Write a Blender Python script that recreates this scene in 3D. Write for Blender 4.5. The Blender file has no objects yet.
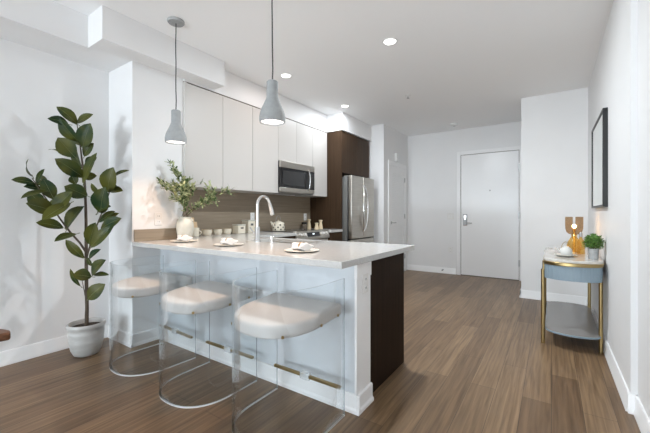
import bpy, bmesh, math, random
from mathutils import Vector, Matrix
random.seed(7)
PI = math.pi
S = bpy.context.scene
COL = S.collection

# ------------------------------------------------------------------ camera, world, exposure, big lights
cam = bpy.data.objects.new('camera', bpy.data.cameras.new('camera'))
COL.objects.link(cam)
cam.data.lens = 333.0 / 650.0 * 36.0
cam.data.sensor_width = 36.0
cam.data.shift_y = -3.0 / 650.0
cam.data.clip_start = 0.02
cam.location = (0, 0, 1.156)
cam.rotation_euler = (PI / 2, 0, math.radians(34.22))
S.camera = cam
S.view_settings.view_transform = 'Standard'
S.view_settings.look = 'None'
S.view_settings.gamma = 1.0
S.view_settings.exposure = 0.42
S.view_settings.use_curve_mapping = False
S.cycles.use_denoising = True
S.cycles.max_bounces = 14
S.cycles.diffuse_bounces = 7
S.cycles.transparent_max_bounces = 24
S.cycles.sample_clamp_indirect = 6.0

W = bpy.data.worlds.new('world')
S.world = W
W.use_nodes = True
W.node_tree.nodes['Background'].inputs[0].default_value = (0.78, 0.88, 1.0, 1)
W.node_tree.nodes['Background'].inputs[1].default_value = 1.5


def lamp(name, kind, loc, energy, color, rot=(0, 0, 0), **kw):
    d = bpy.data.lights.new(name, kind)
    d.energy = energy
    d.color = color
    for k, v in kw.items():
        setattr(d, k, v)
    o = bpy.data.objects.new(name, d)
    o.location = loc
    o.rotation_euler = rot
    COL.objects.link(o)
    return o


DAY = (0.86, 0.94, 1.0)
WARM = (1.0, 0.80, 0.60)
# daylight entering by the wide living-room window behind the camera
lamp('window_daylight', 'AREA', (-1.55, -6.43, 1.32), 68, (.90, .97, 1.0), (PI / 2, 0, 0), shape='RECTANGLE', size=3.3, size_y=2.2)
# added fill light low at the same window, tilted up to brighten the ceiling
lamp('ceiling_fill', 'AREA', (-2.2, -6.38, .40), 205, (.80, .90, 1.0), (PI / 2 + .95, 0, 0), shape='RECTANGLE', size=2.0, size_y=.6)


# ------------------------------------------------------------------ materials
def mat(name, color, rough=0.5, metal=0.0, spec=0.5, emit=None, estr=0.0, trans=0.0, coat=0.0, sheen=0.0):
    m = bpy.data.materials.new(name)
    m.use_nodes = True
    b = m.node_tree.nodes['Principled BSDF']
    b.inputs['Base Color'].default_value = (*color, 1)
    b.inputs['Roughness'].default_value = rough
    b.inputs['Metallic'].default_value = metal
    b.inputs['Specular IOR Level'].default_value = spec
    b.inputs['Transmission Weight'].default_value = trans
    b.inputs['Coat Weight'].default_value = coat
    b.inputs['Sheen Weight'].default_value = sheen
    if emit:
        b.inputs['Emission Color'].default_value = (*emit, 1)
        b.inputs['Emission Strength'].default_value = estr
    return m


def nodes(m):
    nt = m.node_tree
    return nt, nt.nodes, nt.links, nt.nodes['Principled BSDF']


def noisy(m, c1, c2, scale=(5, 5, 5), detail=4, bump=0.0, lo=0.35, hi=0.65, bscale=None):
    """blend two close tones of the material with object-space noise"""
    nt, N, L, b = nodes(m)
    tc = N.new('ShaderNodeTexCoord')
    mp = N.new('ShaderNodeMapping')
    mp.inputs['Scale'].default_value = scale
    nz = N.new('ShaderNodeTexNoise')
    nz.inputs['Scale'].default_value = 1.0
    nz.inputs['Detail'].default_value = detail
    rp = N.new('ShaderNodeValToRGB')
    rp.color_ramp.elements[0].position = lo
    rp.color_ramp.elements[1].position = hi
    rp.color_ramp.elements[0].color = (*c1, 1)
    rp.color_ramp.elements[1].color = (*c2, 1)
    L.new(tc.outputs['Object'], mp.inputs[0])
    L.new(mp.outputs[0], nz.inputs['Vector'])
    L.new(nz.outputs['Fac'], rp.inputs[0])
    L.new(rp.outputs[0], b.inputs['Base Color'])
    if bump:
        bp = N.new('ShaderNodeBump')
        bp.inputs['Strength'].default_value = bump
        bp.inputs['Distance'].default_value = 0.002
        L.new(nz.outputs['Fac'], bp.inputs['Height'])
        L.new(bp.outputs[0], b.inputs['Normal'])
    return m


def clear_mat(name, tint, gloss_max=0.5, base=0.03, rough=0.02):
    """thin clear sheet: straight-through light plus a view-angle (Fresnel) mirror reflection"""
    m = bpy.data.materials.new(name)
    m.use_nodes = True
    nt = m.node_tree
    N, L = nt.nodes, nt.links
    N.remove(N['Principled BSDF'])
    tr = N.new('ShaderNodeBsdfTransparent')
    tr.inputs[0].default_value = (*tint, 1)
    gl = N.new('ShaderNodeBsdfGlossy')
    gl.inputs['Color'].default_value = (1, 1, 1, 1)
    gl.inputs['Roughness'].default_value = rough
    fr = N.new('ShaderNodeLayerWeight')
    fr.inputs['Blend'].default_value = 0.12
    mr = N.new('ShaderNodeMapRange')
    mr.inputs['To Min'].default_value = base
    mr.inputs['To Max'].default_value = gloss_max
    mx = N.new('ShaderNodeMixShader')
    L.new(fr.outputs['Fresnel'], mr.inputs['Value'])
    L.new(mr.outputs[0], mx.inputs[0])
    L.new(tr.outputs[0], mx.inputs[1])
    L.new(gl.outputs[0], mx.inputs[2])
    L.new(mx.outputs[0], N['Material Output'].inputs['Surface'])
    return m


def veil_mat(name, color, opacity, tint=(1, 1, 1)):
    """partly see-through sheet: polished acrylic edges, smoked glass"""
    m = bpy.data.materials.new(name)
    m.use_nodes = True
    nt = m.node_tree
    N, L = nt.nodes, nt.links
    b = N['Principled BSDF']
    b.inputs['Base Color'].default_value = (*color, 1)
    b.inputs['Roughness'].default_value = 0.12
    tr = N.new('ShaderNodeBsdfTransparent')
    tr.inputs[0].default_value = (*tint, 1)
    mx = N.new('ShaderNodeMixShader')
    mx.inputs[0].default_value = opacity
    L.new(tr.outputs[0], mx.inputs[1])
    L.new(b.outputs[0], mx.inputs[2])
    L.new(mx.outputs[0], N['Material Output'].inputs['Surface'])
    return m


def wood(name, c1, c2, axis='Z', rough=0.45, freq=60, spec=0.4):
    m = mat(name, c1, rough, spec=spec)
    s = {'X': (1.2, freq, freq), 'Y': (freq, 1.2, freq), 'Z': (freq, freq, 1.2)}[axis]
    return noisy(m, c1, c2, s, 5, 0.1, 0.3, 0.7)


M = {}
M['wall'] = noisy(mat('wall_paint', (.81, .81, .81), .6, spec=.25), (.805, .805, .805), (.82, .82, .82), (3, 3, 3))
M['ceil'] = mat('ceiling_paint', (.93, .935, .94), .7, spec=.2)
M['trim'] = mat('trim_paint', (.88, .88, .88), .35, spec=.4)
M['door'] = mat('door_paint', (.87, .87, .87), .25, spec=.5)
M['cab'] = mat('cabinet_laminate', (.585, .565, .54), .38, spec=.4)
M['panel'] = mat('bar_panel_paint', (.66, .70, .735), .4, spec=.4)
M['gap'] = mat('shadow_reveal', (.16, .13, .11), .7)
M['walnut'] = wood('walnut_laminate', (.036, .019, .0095), (.066, .038, .020), spec=.2, rough=.5)
M['espresso'] = wood('espresso_laminate', (.012, .0055, .0022), (.024, .012, .006), rough=.6, freq=45, spec=.12)
M['chairwood'] = wood('oiled_wood', (.10, .038, .014), (.16, .065, .028), 'X', .35)
M['steel'] = noisy(mat('brushed_steel', (.54, .51, .46), .32, 1.0), (.50, .47, .42), (.60, .57, .52), (3, 3, 120), 2, 0, .3, .7)
M['steelside'] = mat('fridge_side_grey', (.23, .23, .22), .45, .4)
M['chrome'] = mat('chrome', (.82, .82, .82), .12, 1.0)
M['nickel'] = mat('satin_nickel', (.42, .42, .42), .38, 1.0)
M['black'] = mat('black_plastic', (.012, .012, .013), .35)
M['blackglass'] = mat('black_glass', (.010, .010, .011), .06, spec=.6)
M['window_dark'] = mat('oven_window', (.035, .035, .036), .1, spec=.5)
M['frame'] = mat('black_frame', (.010, .010, .010), .4)
M['mirror'] = mat('mirror_silver', (.80, .84, .80), .02, 1.0)
M['brass'] = mat('brushed_brass', (.38, .28, .13), .36, 1.0)
M['gold'] = mat('polished_gold', (.80, .52, .16), .18, 1.0)
M['plate'] = mat('outlet_plastic', (.80, .79, .77), .35)
M['slot'] = mat('outlet_slot', (.10, .10, .10), .6)
M['concrete'] = noisy(mat('cement', (.36, .37, .37), .9, spec=.1), (.345, .355, .355), (.38, .39, .39), (40, 40, 40), 4, .04)
M['cord'] = mat('cloth_cord', (.05, .05, .05), .8)
M['diffuser'] = mat('lamp_diffuser', (.9, .9, .9), .5, emit=(1.0, .95, .90), estr=1.6)
M['downlens'] = mat('downlight_lens', (.9, .9, .9), .5, emit=(1.0, .97, .93), estr=2.5)
M['white'] = mat('white_enamel', (.82, .82, .81), .35)
M['acryl'] = clear_mat('clear_acrylic', (.975, .985, .988), .50, .035)
M['acryledge'] = veil_mat('acrylic_edge', (.42, .47, .49), .5, (.93, .96, .97))
M['acrylclip'] = veil_mat('acrylic_block', (.85, .88, .89), .45)
M['acrylfoot'] = veil_mat('acrylic_edge_glow', (.95, .96, .96), .97)  # near-opaque white, painted as the bright glow along the shell's bottom edge
M['boucle'] = noisy(mat('ivory_upholstery', (.58, .565, .55), .9, spec=.1, sheen=.1), (.56, .545, .53), (.60, .585, .57), (160, 160, 160), 3, .35)
M['leaf'] = noisy(mat('rubber_leaf', (.03, .05, .012), .42, spec=.25), (.012, .034, .010), (.072, .076, .010), (7, 7, 7), 2, 0, .36, .60)
M['midrib'] = mat('leaf_midrib', (.13, .15, .045), .5)
M['bark'] = noisy(mat('bark', (.07, .05, .035), .8), (.05, .035, .025), (.11, .085, .06), (40, 40, 12), 4, .3)
M['glaze'] = noisy(mat('white_glaze', (.50, .50, .485), .3, spec=.5), (.47, .47, .455), (.53, .53, .515), (12, 12, 30), 3, .1)
M['soil'] = noisy(mat('potting_soil', (.03, .02, .013), .95), (.015, .010, .007), (.06, .04, .028), (90, 90, 90), 5, .8)
M['ceramic'] = noisy(mat('cream_ceramic', (.58, .57, .50), .4), (.55, .54, .47), (.62, .61, .54), (14, 14, 14), 3)
M['creamware'] = mat('creamware', (.76, .70, .58), .3)
M['stoneware'] = mat('grey_stoneware', (.66, .65, .62), .35)
M['linen'] = noisy(mat('white_linen', (.68, .67, .65), .9, spec=.1), (.66, .65, .63), (.70, .69, .67), (80, 80, 80), 2, .2)
M['ring'] = mat('napkin_ring_tan', (.36, .24, .13), .4)
M['olive'] = noisy(mat('olive_leaf', (.10, .12, .05), .5), (.05, .10, .02), (.46, .50, .28), (30, 30, 30), 1, 0, .40, .6)
M['olivestem'] = mat('olive_stem', (.10, .075, .045), .7)
M['dots'] = mat('black_dots', (.015, .013, .012), .3)
M['pepper'] = wood('pale_maple', (.72, .58, .38), (.80, .67, .47), 'Z', .4)
M['jarglass'] = veil_mat('jar_glass', (.30, .25, .20), .45, (.8, .8, .8))
M['tableblue'] = mat('blue_grey_lacquer', (.23, .30, .35), .42)
M['tableshelf'] = mat('grey_shelf_lacquer', (.23, .22, .21), .22, spec=.6)
M['smoke'] = veil_mat('smoked_glass', (.22, .14, .08), .14, (.70, .59, .46))
M['amber'] = veil_mat('amber_glass', (.62, .36, .08), .30, (.98, .80, .45))
M['bulb'] = mat('glowing_bulb', (1, .9, .7), .5, emit=(1.0, .74, .38), estr=12)
M['grass'] = noisy(mat('boxwood_green', (.05, .12, .02), .6), (.045, .13, .02), (.17, .32, .06), (60, 60, 60), 2)
M['zinc'] = noisy(mat('galvanised_zinc', (.50, .52, .54), .42, .8), (.45, .47, .49), (.58, .60, .62), (30, 30, 30), 3)
M['glass'] = clear_mat('window_glass', (.96, .98, .98), .6, .03)
M['knob'] = mat('pale_metal_knob', (.78, .76, .72), .3, .3)
M['clock'] = mat('lit_clock', (.8, .9, .9), .4, emit=(.8, .95, 1.0), estr=1.2)
M['board'] = wood('pale_beech', (.62, .44, .26), (.72, .54, .34), 'Z', .45)
M['grey'] = mat('grey_plastic', (.42, .42, .42), .5)

# floor: long staggered planks running away from the window wall
fm = mat('plank_floor', (.15, .11, .08), .36, spec=.42)
nt, N, L, b = nodes(fm)
tc = N.new('ShaderNodeTexCoord')
mp = N.new('ShaderNodeMapping')
mp.inputs['Rotation'].default_value = (0, 0, PI / 2)
br = N.new('ShaderNodeTexBrick')
br.offset = 0.37
br.offset_frequency = 2
for k, v in (('Scale', 1), ('Mortar Size', .0012), ('Mortar Smooth', .2), ('Bias', 0), ('Brick Width', 1.22), ('Row Height', .152)):
    br.inputs[k].default_value = v
br.inputs['Color1'].default_value = (.165, .099, .052, 1)
br.inputs['Color2'].default_value = (.262, .167, .091, 1)
br.inputs['Mortar'].default_value = (.045, .032, .024, 1)
mg = N.new('ShaderNodeMapping')
mg.inputs['Scale'].default_value = (52, 2.0, 1)
ng = N.new('ShaderNodeTexNoise')
ng.inputs['Scale'].default_value = 1
ng.inputs['Detail'].default_value = 7
ng.inputs['Distortion'].default_value = .6
rp = N.new('ShaderNodeValToRGB')
rp.color_ramp.elements[0].position = .28
rp.color_ramp.elements[1].position = .72
rp.color_ramp.elements[0].color = (.45, .42, .40, 1)
rp.color_ramp.elements[1].color = (1.22, 1.24, 1.26, 1)
mxx = N.new('ShaderNodeMix')
mxx.data_type = 'RGBA'
mxx.blend_type = 'MULTIPLY'
mxx.inputs[0].default_value = .85
L.new(tc.outputs['Object'], mp.inputs[0])
L.new(mp.outputs[0], br.inputs['Vector'])
L.new(tc.outputs['Object'], mg.inputs[0])
L.new(mg.outputs[0], ng.inputs['Vector'])
L.new(ng.outputs['Fac'], rp.inputs[0])
L.new(br.outputs['Color'], mxx.inputs[6])
L.new(rp.outputs[0], mxx.inputs[7])
L.new(mxx.outputs[2], b.inputs['Base Color'])
bp = N.new('ShaderNodeBump')
bp.inputs['Strength'].default_value = .12
bp.inputs['Distance'].default_value = .002
L.new(ng.outputs['Fac'], bp.inputs['Height'])
L.new(bp.outputs[0], b.inputs['Normal'])
M['floor'] = fm

# backsplash: brown-grey panels with a fine horizontal weave
bs = mat('backsplash_laminate', (.20, .165, .135), .4)
M['splash'] = noisy(bs, (.25, .20, .145), (.33, .27, .20), (40, 2.0, 55), 5, .1, .3, .7)

# quartz: warm white with faint flecks
M['quartz'] = noisy(mat('quartz', (.56, .555, .54), .14, spec=.55), (.54, .535, .52), (.59, .585, .57), (60, 60, 60), 5, 0, .35, .6)
M['marble'] = noisy(mat('marble', (.60, .56, .50), .1, spec=.6), (.44, .38, .31), (.66, .63, .58), (9, 4, 9), 7, 0, .3, .55)  # brown tones in the marble stand for warm reflections on the tabletop

# fluted blue apron: fine vertical reeding as bump
fb = mat('fluted_lacquer', (.23, .30, .35), .45)
M['fluted'] = fb


# ------------------------------------------------------------------ mesh builder
class MB:
    def __init__(s):
        s.v, s.f, s.m = [], [], []
        s.slot = 0

    def add(s, vs, fs):
        o = len(s.v)
        s.v += [tuple(p) for p in vs]
        for q in fs:
            s.f.append([i + o for i in q])
            s.m.append(s.slot)

    def box(s, x0, x1, y0, y1, z0, z1):
        s.add([(x0, y0, z0), (x1, y0, z0), (x1, y1, z0), (x0, y1, z0), (x0, y0, z1), (x1, y0, z1), (x1, y1, z1), (x0, y1, z1)],
              [(0, 3, 2, 1), (4, 5, 6, 7), (0, 1, 5, 4), (1, 2, 6, 5), (2, 3, 7, 6), (3, 0, 4, 7)])
        return s

    def prism(s, pts, z0, z1):
        n = len(pts)
        s.add([(p[0], p[1], z0) for p in pts] + [(p[0], p[1], z1) for p in pts],
              [tuple(range(n - 1, -1, -1)), tuple(range(n, 2 * n))] + [(i, (i + 1) % n, (i + 1) % n + n, i + n) for i in range(n)])
        return s

    def extr(s, pts, axis, a0, a1):
        """profile in the two other axes, extruded along axis"""
        n = len(pts)
        def q(p, a):
            return {'x': (a, p[0], p[1]), 'y': (p[0], a, p[1]), 'z': (p[0], p[1], a)}[axis]
        s.add([q(p, a0) for p in pts] + [q(p, a1) for p in pts],
              [tuple(range(n - 1, -1, -1)), tuple(range(n, 2 * n))] + [(i, (i + 1) % n, (i + 1) % n + n, i + n) for i in range(n)])
        return s

    def lathe(s, prof, c=(0, 0, 0), n=28, a0=0, a1=2 * PI, caps=True, rfun=None):
        """prof: list of (r, z)"""
        full = abs(a1 - a0 - 2 * PI) < 1e-6
        k = n if full else n + 1
        vs, fs = [], []
        for r, z in prof:
            for i in range(k):
                a = a0 + (a1 - a0) * i / n
                rr = r * (rfun(a, z) if rfun else 1)
                vs.append((c[0] + rr * math.cos(a), c[1] + rr * math.sin(a), c[2] + z))
        for j in range(len(prof) - 1):
            for i in range(n):
                i2 = (i + 1) % k if full else i + 1
                fs.append((j * k + i, j * k + i2, (j + 1) * k + i2, (j + 1) * k + i))
        if caps and full:
            fs.append(tuple(range(k - 1, -1, -1)))
            fs.append(tuple(range((len(prof) - 1) * k, len(prof) * k)))
        s.add(vs, fs)
        return s

    def tube(s, pts, r, n=10):
        """round bar along a path; r a number or one per point"""
        pts = [Vector(p) for p in pts]
        rs = r if isinstance(r, (list, tuple)) else [r] * len(pts)
        vs, fs = [], []
        up = None
        for i, p in enumerate(pts):
            t = (pts[min(i + 1, len(pts) - 1)] - pts[max(i - 1, 0)]).normalized()
            if up is None:
                up = Vector((0, 0, 1)) if abs(t.z) < .9 else Vector((1, 0, 0))
            a = t.cross(up)
            a.normalize()
            bb = a.cross(t).normalized()
            up = bb
            for k in range(n):
                an = 2 * PI * k / n
                vs.append(p + (a * math.cos(an) + bb * math.sin(an)) * rs[i])
        for i in range(len(pts) - 1):
            for k in range(n):
                k2 = (k + 1) % n
                fs.append((i * n + k, i * n + k2, (i + 1) * n + k2, (i + 1) * n + k))
        fs.append(tuple(range(n - 1, -1, -1)))
        fs.append(tuple(range((len(pts) - 1) * n, len(pts) * n)))
        s.add(vs, fs)
        return s

    def disc(s, c, nrm, r, h, n=16):
        nrm = Vector(nrm).normalized()
        c = Vector(c)
        return s.tube([c, c + nrm * h], r, n)

    def ball(s, c, r, n=14, sz=1.0):
        prof = [(max(r * math.sin(PI * i / 8), 1e-4), -r * sz * math.cos(PI * i / 8)) for i in range(9)]
        return s.lathe(prof, c, n)

    def leaf(s, base, tip, w, nrm, fold=.25, droop=.12, rib=None):
        """one leaf blade, folded along its midrib and curved"""
        base, tip, nrm = Vector(base), Vector(tip), Vector(nrm)
        ax = tip - base
        ln = ax.length
        side = ax.cross(nrm).normalized()
        up = side.cross(ax).normalized()
        K = 7
        vs, fs = [], []
        for i in range(K + 1):
            t = i / K
            wd = w * .5 * (math.sin(PI * min(1, t * .93 + .035)) ** .8) * (1.0 if t < .5 else 1 - .18 * (t - .5))
            if i == K:
                wd = .001
            c = base + ax * t + up * (ln * droop * math.sin(PI * t))
            for q in (-1, -.5, 0, .5, 1):
                vs.append(c + side * (wd * q) + up * (abs(q) ** 1.3 * wd * fold))
        for i in range(K):
            for q in range(4):
                a = i * 5 + q
                fs.append((a, a + 1, a + 6, a + 5))
        s.add(vs, fs)
        return s

    def build(s, name, m, parent=None, bevel=0.0, seg=2, smooth=True, sharp=38):
        me = bpy.data.meshes.new(name)
        me.from_pydata(s.v, [], s.f)
        ms = m if isinstance(m, (list, tuple)) else [m]
        for k in ms:
            me.materials.append(k)
        if len(ms) > 1:
            me.polygons.foreach_set('material_index', s.m)
        bm = bmesh.new()
        bm.from_mesh(me)
        bmesh.ops.recalc_face_normals(bm, faces=bm.faces)
        bm.to_mesh(me)
        bm.free()
        if smooth:
            me.shade_smooth()
            me.set_sharp_from_angle(angle=math.radians(sharp))
        me.update()
        o = bpy.data.objects.new(name, me)
        COL.objects.link(o)
        if parent:
            o.parent = parent
        if bevel:
            bv = o.modifiers.new('bevel', 'BEVEL')
            bv.width = bevel
            bv.segments = seg
            bv.limit_method = 'ANGLE'
            bv.angle_limit = math.radians(40)
        return o


def tag(o, label, cat, group=None):
    o['label'] = label
    o['category'] = cat
    if group:
        o['group'] = group
    return o


def thing(name, label, cat, loc=(0, 0, 0), rz=0.0, group=None):
    o = bpy.data.objects.new(name, None)
    o.empty_display_size = .05
    o.location = loc
    o.rotation_euler = (0, 0, rz)
    COL.objects.link(o)
    return tag(o, label, cat, group)


def struct(name, mb, m, parent=None, **kw):
    o = mb.build(name, m, parent, **kw)
    if parent is None:
        o['kind'] = 'structure'
    return o


def dup(root, loc, rz, label, group=None):
    r = root.copy()
    COL.objects.link(r)
    r.location = loc
    r.rotation_euler = (0, 0, rz)
    r['label'] = label
    if group:
        r['group'] = group
    for ch in list(root.children):
        c = ch.copy()
        COL.objects.link(c)
        c.parent = r
        for g in list(ch.children):
            d = g.copy()
            COL.objects.link(d)
            d.parent = c
    return r


# ------------------------------------------------------------------ the room
H = 2.74
XL, XS, XK = -3.45, -3.01, -3.33      # living-room wall, wall stub beside kitchen, kitchen back wall
XR, XN = .38, .412                     # right wall, and its slightly deeper near part
YB = -6.5
YE = 6.63
struct('floor', MB().box(-3.6, .55, YB - .1, 6.8, -.12, 0), M['floor'], smooth=False)
struct('ceiling', MB().box(-3.6, .55, YB - .1, 6.8, H, H + .12), M['ceil'], smooth=False)
struct('wall_left', MB().box(XL - .12, XL, YB, 1.45, 0, H), M['wall'], smooth=False)
struct('wall_left_stub', MB().box(XL - .12, XS, 1.45, 1.93, 0, H), M['wall'], smooth=False)
struct('wall_kitchen', MB().box(XL - .12, XK, 1.93, 5.45, 0, H), M['wall'], smooth=False)
struct('wall_hall_left', MB().box(XL - .12, -2.45, 5.45, YE, 0, H), M['wall'], smooth=False)
struct('wall_far', MB().box(XL - .12, .55, YE, YE + .12, 0, H), M['wall'], smooth=False)
struct('wall_closet', MB().box(-.345, .55, 5.31, YE, 0, H), M['wall'], smooth=False)
struct('wall_right', MB().box(XR, .55, 2.6, 5.31, 0, H), M['wall'], smooth=False)
struct('wall_right_near', MB().box(XN, .55, YB, 2.6, 0, H), M['wall'], smooth=False)
wb = MB()
wx0, wx1, wz0, wz1 = -3.25, .15, .12, 2.5
wb.box(XL, wx0, YB - .12, YB, 0, H).box(wx1, XN, YB - .12, YB, 0, H).box(wx0, wx1, YB - .12, YB, 0, wz0).box(wx0, wx1, YB - .12, YB, wz1, H)
struct('wall_back', wb, M['wall'], smooth=False)
wf = MB()
for x in (wx0, wx0 + 1.11, wx0 + 2.24, wx1 - .05):
    wf.box(x, x + .05, YB - .09, YB - .03, wz0, wz1)
wf.box(wx0, wx1, YB - .09, YB - .03, wz0, wz0 + .05).box(wx0, wx1, YB - .09, YB - .03, wz1 - .05, wz1)
wo = struct('window_1', wf, M['trim'], smooth=False)
struct('pane', MB().box(wx0 + .04, wx1 - .04, YB - .066, YB - .060, wz0 + .04, wz1 - .04), M['glass'], wo, smooth=False)

# dropped ceiling boxes
sof = MB().box(XL, -3.07, YB, 1.14, 2.485, H).box(XL, -2.82, 1.14, 2.285, 2.485, H)
struct('ceiling_soffit', sof, M['wall'], smooth=False)
struct('ceiling_bulkhead', MB().box(XK, -2.987, 2.285, 4.45, 2.462, H).box(XK, -2.987, 1.931, 2.285, 2.462, 2.4849).box(XK, -2.69, 4.45, 5.45, 2.462, H), M['wall'], smooth=False)


# baseboards: stepped profile (tall flat, small shoe)
def base_y(mb, x, sgn, y0, y1):      # runs along y on a wall at x, sticking out in sgn x
    prof = [(x, 0), (x + sgn * .022, 0), (x + sgn * .022, .018), (x + sgn * .014, .030), (x + sgn * .014, .100), (x + sgn * .009, .108), (x, .108)]
    mb.extr(prof, 'y', y0, y1)


def base_x(mb, y, sgn, x0, x1):
    prof = [(y, 0), (y + sgn * .022, 0), (y + sgn * .022, .018), (y + sgn * .014, .030), (y + sgn * .014, .100), (y + sgn * .009, .108), (y, .108)]
    mb.extr(prof, 'x', x0, x1)


bb = MB(); base_y(bb, XL, 1, YB, 1.45); struct('baseboard_left', bb, M['trim'])
bb = MB(); base_x(bb, 1.45, -1, XL, XS + .022); base_y(bb, XS, 1, 1.4285, 1.69); struct('baseboard_stub', bb, M['trim'], smooth=False)
bb = MB(); base_x(bb, YE, -1, -2.45, -1.50); struct('baseboard_far', bb, M['trim'])
bb = MB(); base_x(bb, 5.31, -1, -.359, XR); base_y(bb, -.345, -1, 5.296, YE); struct('baseboard_closet', bb, M['trim'])
bb = MB(); base_y(bb, XR, -1, 2.6, 5.31); struct('baseboard_right', bb, M['trim'])
bb = MB(); base_y(bb, XN, -1, YB, 2.6); base_x(bb, 2.6, -1, XR - .014, XN); struct('baseboard_right_near', bb, M['trim'])
bb = MB(); base_x(bb, 5.45, -1, -2.69, -2.436); base_y(bb, -2.45, 1, 5.436, 5.62); struct('baseboard_hall', bb, M['trim'])

# entry door in the far wall
dx0, dx1, dz = -1.405, -.465, 2.245
d1 = struct('door_1', MB().box(dx0, dx1, YE - .012, YE - .001, .012, dz), M['door'], smooth=False)
fr = MB()
fr.box(dx0 - .075, dx0 - .008, YE - .026, YE - .001, 0, dz + .075).box(dx1 + .008, dx1 + .062, YE - .026, YE - .001, 0, dz + .075)
fr.box(dx0 - .008, dx1 + .008, YE - .026, YE - .001, dz + .008, dz + .075)
struct('door_frame', fr, M['trim'], d1, bevel=.003)
rv = MB().box(dx0 - .008, dx0, YE - .010, YE - .001, 0, dz + .008).box(dx1, dx1 + .008, YE - .010, YE - .001, 0, dz + .008)
rv.box(dx0, dx1, YE - .010, YE - .001, dz, dz + .008).box(dx0, dx1, YE - .022, YE - .001, .0, .011)
struct('door_gap_shade', rv, M['gap'], d1, smooth=False)  # dark strips colour in the shade of the gap around the door
hd = MB().box(dx0 + .035, dx0 + .108, YE - .034, YE - .012, .93, 1.145)
lk = struct('lock_plate', hd, M['nickel'], d1, bevel=.012, seg=3)
lv = MB().tube([(dx0 + .072, YE - .03, .985), (dx0 + .072, YE - .075, .985), (dx0 + .09, YE - .082, .985), (dx0 + .20, YE - .082, .98)], .010, 10)
struct('lever', lv, M['nickel'], lk)
struct('keypad', MB().box(dx0 + .052, dx0 + .092, YE - .037, YE - .0335, 1.04, 1.12), M['chrome'], lk, bevel=.004)
struct('peephole', MB().disc((-.915, YE - .012, 1.57), (0, -1, 0), .014, .006), M['nickel'], d1)
for z in (.30, 1.12, 1.95):
    struct('hinge', MB().box(dx1 - .006, dx1 + .018, YE - .032, YE - .012, z - .055, z + .055), M['nickel'], d1, bevel=.003)

# louvered closet door on the hall's left wall
lx, ly0, ly1, lz = -2.45, 5.70, 6.42, 2.045
d2 = MB()
d2.box(lx + .002, lx + .012, ly0, ly0 + .10, .01, lz).box(lx + .002, lx + .012, ly1 - .10, ly1, .01, lz)
for z0, z1 in ((.01, .22), (.92, 1.04), (lz - .12, lz)):
    d2.box(lx + .002, lx + .012, ly0 + .10, ly1 - .10, z0, z1)
d2 = struct('door_2', d2, M['trim'], smooth=False)
sl = MB()
for z0, z1 in ((.22, .92), (1.04, lz - .12)):
    k = int((z1 - z0) / .034)
    for i in range(k):
        z = z0 + (i + .5) * (z1 - z0) / k
        sl.extr([(lx + .001, z + .017), (lx + .004, z + .017), (lx + .010, z - .012), (lx + .007, z - .016), (lx + .001, z - .010)], 'y', ly0 + .10, ly1 - .10)
struct('louver', sl, M['trim'], d2, smooth=False)
fr = MB()
fr.box(lx + .001, lx + .020, ly0 - .078, ly0 - .004, 0, lz + .08).box(lx + .001, lx + .020, ly1 + .004, ly1 + .078, 0, lz + .08)
fr.box(lx + .001, lx + .020, ly0 - .004, ly1 + .004, lz + .006, lz + .08)
struct('door_frame', fr, M['trim'], d2, bevel=.003)
hd = MB().disc((lx + .012, ly0 + .055, .985), (1, 0, 0), .026, .008).tube([(lx + .015, ly0 + .055, .985), (lx + .058, ly0 + .055, .985), (lx + .062, ly0 + .075, .985), (lx + .062, ly0 + .16, .985)], .008, 10)
struct('lever', hd, M['grey'], d2)
for z in (.3, 1.1, 1.82):
    struct('hinge', MB().box(lx + .010, lx + .024, ly1 - .004, ly1 + .012, z - .045, z + .045), M['nickel'], d2, bevel=.002)


# ------------------------------------------------------------------ wall plates, ceiling fixtures
def wall_plate(name, label, cat, loc, rz, sockets=True, w=.072, h=.116):
    """plate facing local -y"""
    t = thing(name, label, cat, loc, rz)
    MB().box(-w / 2, w / 2, -.006, 0, -h / 2, h / 2).build('cover_plate', M['plate'], t, bevel=.003)
    if sockets == 'rocker':
        n = max(1, round(w / .06))
        for i in range(n):
            x = (i - (n - 1) / 2) * .046
            MB().box(x - .016, x + .016, -.010, -.006, -.034, .034).build('rocker', M['white'], t, bevel=.002)
    elif sockets:
        for z in (-.026, .026):
            f = MB().box(-.017, .017, -.008, -.006, z - .018, z + .018).build('socket', M['white'], t, bevel=.004)
            MB().box(-.008, -.005, -.0088, -.008, z - .006, z + .007).box(.005, .008, -.0088, -.008, z - .006, z + .007).build('slot', M['slot'], f, smooth=False)
    return t


FX = PI / 2   # turns a plate to face +x
wall_plate('outlet', 'white outlet on the white wall above the low side splash at the bar end', 'outlet', (XS, 1.68, 1.105), FX)
wall_plate('outlet', 'outlet on the brown backsplash above the two cream canisters', 'outlet', (XK + .006, 3.15, 1.109), FX)
wall_plate('outlet', 'outlet on the brown backsplash above the dark jar beside the stove', 'outlet', (XK + .006, 4.31, 1.10), FX)
wall_plate('outlet', 'white outlet on the narrow end of the breakfast bar beside the dark panel', 'outlet', (-.930, 1.795, .735), FX)
wall_plate('outlet', 'low white outlet on the far wall left of the entry door', 'outlet', (-1.60, YE, .455), 0)
wall_plate('light_switch', 'double white light switch on the far wall left of the entry door', 'switch', (-1.60, YE, 1.10), 0, 'rocker', .118)
t = thing('door_chime', 'small white chime box on the wall above the louvered door', 'chime', (-2.45, 6.0, 2.22), FX)
MB().box(-.05, .05, -.04, 0, -.075, .075).build('housing', M['white'], t, bevel=.006)
MB().box(-.03, .03, -.043, -.04, -.05, -.02).build('grille', M['plate'], t, bevel=.002)
t = thing('door_stop', 'small metal door stop on the far wall baseboard', 'door stop', (-1.735, YE - .014, .068), 0)
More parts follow.
